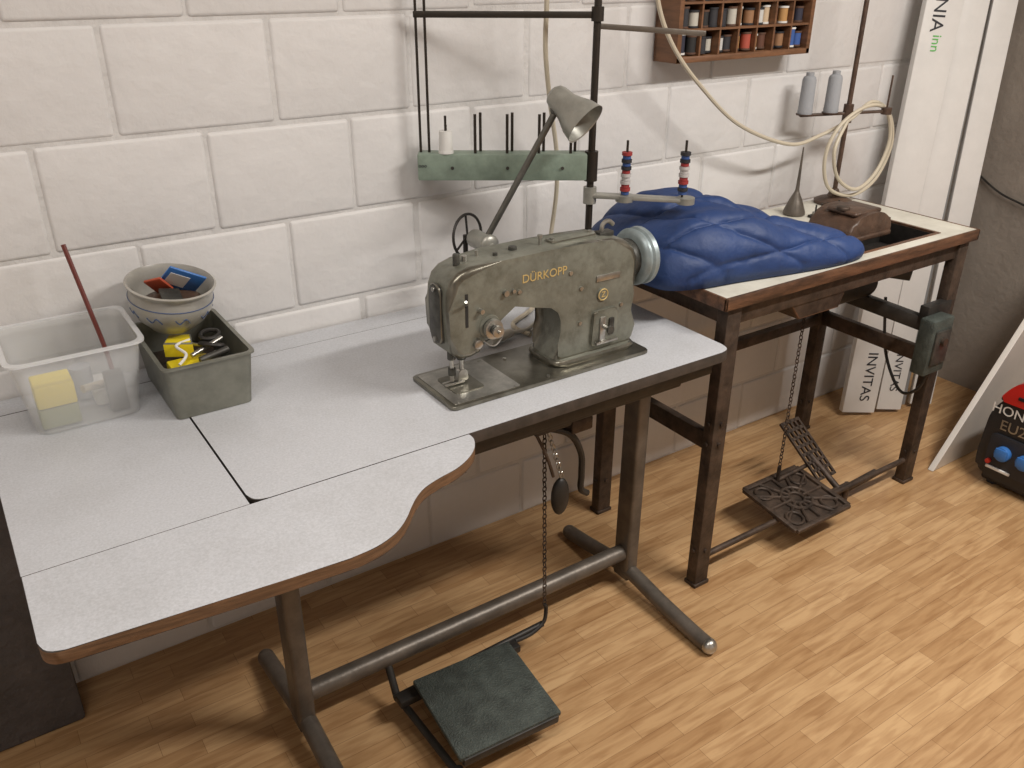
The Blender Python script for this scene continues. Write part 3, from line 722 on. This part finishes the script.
Tb=lambda dx,dy,dz:Matrix.Translation(ob_+axb*0.096+Vector((dx,dy,dz)))
Mp=Tb(0.022,-0.003,0.002)@Matrix.Rotation(0.5,4,'Y')@Matrix.Rotation(0.7,4,'X')
b.box(-0.038,0.038,-0.0025,0.0025,-0.032,0.030,M_ltblue,bev=0.002,M=Mp)
b.box(-0.030,0.010,-0.0035,-0.002,-0.020,0.016,M_white,M=Mp)
b.box(-0.024,0.018,-0.003,0.003,-0.02,0.020,M_orange,bev=0.002,M=Tb(-0.020,0.010,-0.006)@Matrix.Rotation(0.9,4,'Y')@Matrix.Rotation(0.3,4,'Z')@Matrix.Rotation(0.8,4,'X'))
b.box(-0.020,0.020,-0.003,0.003,-0.020,0.020,M_machd,bev=0.002,M=Tb(-0.01,-0.03,-0.016)@Matrix.Rotation(0.2,4,'Y')@Matrix.Rotation(-1.2,4,'X'))
b.sph(ob_+axb*0.055,(0.06,0.06,0.018),M_brown)
b.done()

# ------------------------------------------------------------------ leaning packages at the corner
def plank(name,bx,by,tx,ty,w,t,h,m,texts=()):
    b=B(name)
    p=Vector((bx,by,0.004)); q_=Vector((tx,ty,h)); dz=(q_-p).normalized()
    fx=Vector((1,-0.55,0)).normalized(); fy=dz.cross(fx).normalized(); fx=fy.cross(dz).normalized()
    M=Matrix(((fx.x,fy.x,dz.x,p.x),(fx.y,fy.y,dz.y,p.y),(fx.z,fy.z,dz.z,p.z),(0,0,0,1)))
    L=(q_-p).length
    b.box(-w/2,w/2,-t/2,t/2,0.012,L,m,bev=0.004,M=M)
    for (body,size,along,off,mm) in texts:
        o=M@Vector((off,-t/2-0.001,along))
        b.text(body,size,o,-dz,fx,mm)
    return b.done()
plank('flooring_package',2.765,-0.175,2.985,-0.055,0.13,0.03,2.25,M_panel,[('SYLVANIA',0.062,1.515,-0.015,M_ink),('inn',0.045,1.34,-0.005,M_ggreen),('INVITAS',0.055,0.16,0.01,M_ink)])
plank('flooring_package',2.885,-0.225,3.13,-0.065,0.10,0.03,2.25,M_panel,[('INVITAS',0.045,0.17,0.0,M_ink)])
plank('metal_profile',2.965,-0.235,3.205,-0.06,0.02,0.02,2.2,M_panelg)
plank('white_trim_board',3.03,-0.27,3.262,-0.085,0.09,0.02,2.3,M_panel)
b=B('leaning_board')
b.prism([(2.635,0.002),(3.33,0.002),(3.33,0.84),(3.26,0.77)],-0.585,-0.565,M_panel2,axis='y',bev=0.002)
b.done()
b=B('loose_wire')
b.tube([(3.345,-0.10,0.86),(3.335,-0.22,0.80),(3.335,-0.36,0.76),(3.335,-0.48,0.68),(3.342,-0.56,0.58)],0.004,M_black)
b.done()

# ------------------------------------------------------------------ generator
b=B('portable_generator')
gp=round_poly([(-1.19,0.035),(-0.685,0.035),(-0.675,0.10),(-0.685,0.27),(-0.74,0.355),(-0.80,0.375),(-1.08,0.375),(-1.15,0.35),(-1.19,0.27)],0.04,5)
b.prism(gp,2.705,2.995,M_gen,axis='x',bev=0.018,seg=4)
b.box(2.72,2.98,-1.17,-0.70,0.012,0.05,M_gen,bev=0.01)
b.prism(round_poly([(-1.17,0.315),(-0.700,0.315),(-0.730,0.368),(-0.758,0.398),(-1.12,0.398)],0.02),2.696,2.985,M_genred,axis='x',bev=0.010)
b.box(2.692,2.700,-1.10,-0.76,0.338,0.350,M_gen,bev=0.003)
b.tube([(2.85,-0.77,0.38),(2.85,-0.80,0.43),(2.85,-0.90,0.445),(2.85,-1.0,0.445),(2.85,-1.07,0.43),(2.85,-1.10,0.38)],0.018,M_gen,seg=12)
for fy in (-0.73,-1.14): b.cyl((2.75,fy,0),(2.75,fy,0.03),0.018,M_ink); b.cyl((2.95,fy,0),(2.95,fy,0.03),0.018,M_ink)
b.text('HONDA',0.046,(2.703,-0.772,0.283),(0,-1,0),(0,0,1),M_white)
b.text('EU22i',0.050,(2.703,-0.785,0.232),(0,-1,0),(0,0,1),M_steel)
b.prism(round_poly([(-1.12,0.07),(-0.71,0.07),(-0.71,0.20),(-1.12,0.20)],0.02),2.695,2.707,M_ink,axis='x',bev=0.003)
for sy in (-0.765,-0.835):
    b.cyl((2.697,sy,0.145),(2.676,sy,0.145),0.025,M_ltblue,seg=28,bev=0.003)
    b.box(2.671,2.678,sy-0.020,sy+0.020,0.130,0.165,M_ltblue,bev=0.003)
b.cyl((2.697,-0.725,0.10),(2.685,-0.725,0.10),0.008,M_brred)
b.box(2.690,2.700,-0.80,-0.72,0.075,0.085,M_white,bev=0.002)
for k in range(5): b.box(2.700,2.712,-1.10,-0.90,0.215+k*0.014,0.221+k*0.014,M_ink)
b.done()

# ------------------------------------------------------------------ lights
def area(name,loc,sx,sy,energy,col=(1,0.955,0.90),rot=(0,0,0)):
    l=D.lights.new(name,'AREA'); l.shape='RECTANGLE'; l.size=sx; l.size_y=sy; l.energy=energy; l.color=col
    o=D.objects.new(name,l); o.location=loc; o.rotation_euler=rot; scene.collection.objects.link(o); return o
for i,(x,y) in enumerate(((2.15,-1.75),(0.1,-1.20))):
    b=B('ceiling_light_fixture'); b.box(x-0.65,x+0.65,y-0.06,y+0.06,ZC-0.06,ZC-0.001,M_fix,bev=0.01); b.done()
    area('tube_light',(x,y,ZC-0.075),1.25,0.12,(66,17)[i])
w=D.worlds.new('World'); scene.world=w; w.use_nodes=True
w.node_tree.nodes['Background'].inputs[0].default_value=(1,0.96,0.9,1); w.node_tree.nodes['Background'].inputs[1].default_value=0.15

# ------------------------------------------------------------------ camera
cam=D.cameras.new('camera'); co=D.objects.new('camera',cam); scene.collection.objects.link(co)
r=Vector((0.830,-0.5577,0.0043)); u=Vector((0.2447,0.3712,0.8956)); f=Vector((0.501,0.7424,-0.4446))
z=-f.normalized(); x=(r-z*r.dot(z)).normalized(); y=z.cross(x)
co.matrix_world=Matrix(((x.x,y.x,z.x,0.0),(x.y,y.y,z.y,-1.888),(x.z,y.z,z.z,1.6),(0,0,0,1)))
cam.sensor_width=36; cam.lens=868/1024*36; cam.clip_start=0.02
scene.camera=co
scene.view_settings.view_transform='Standard'
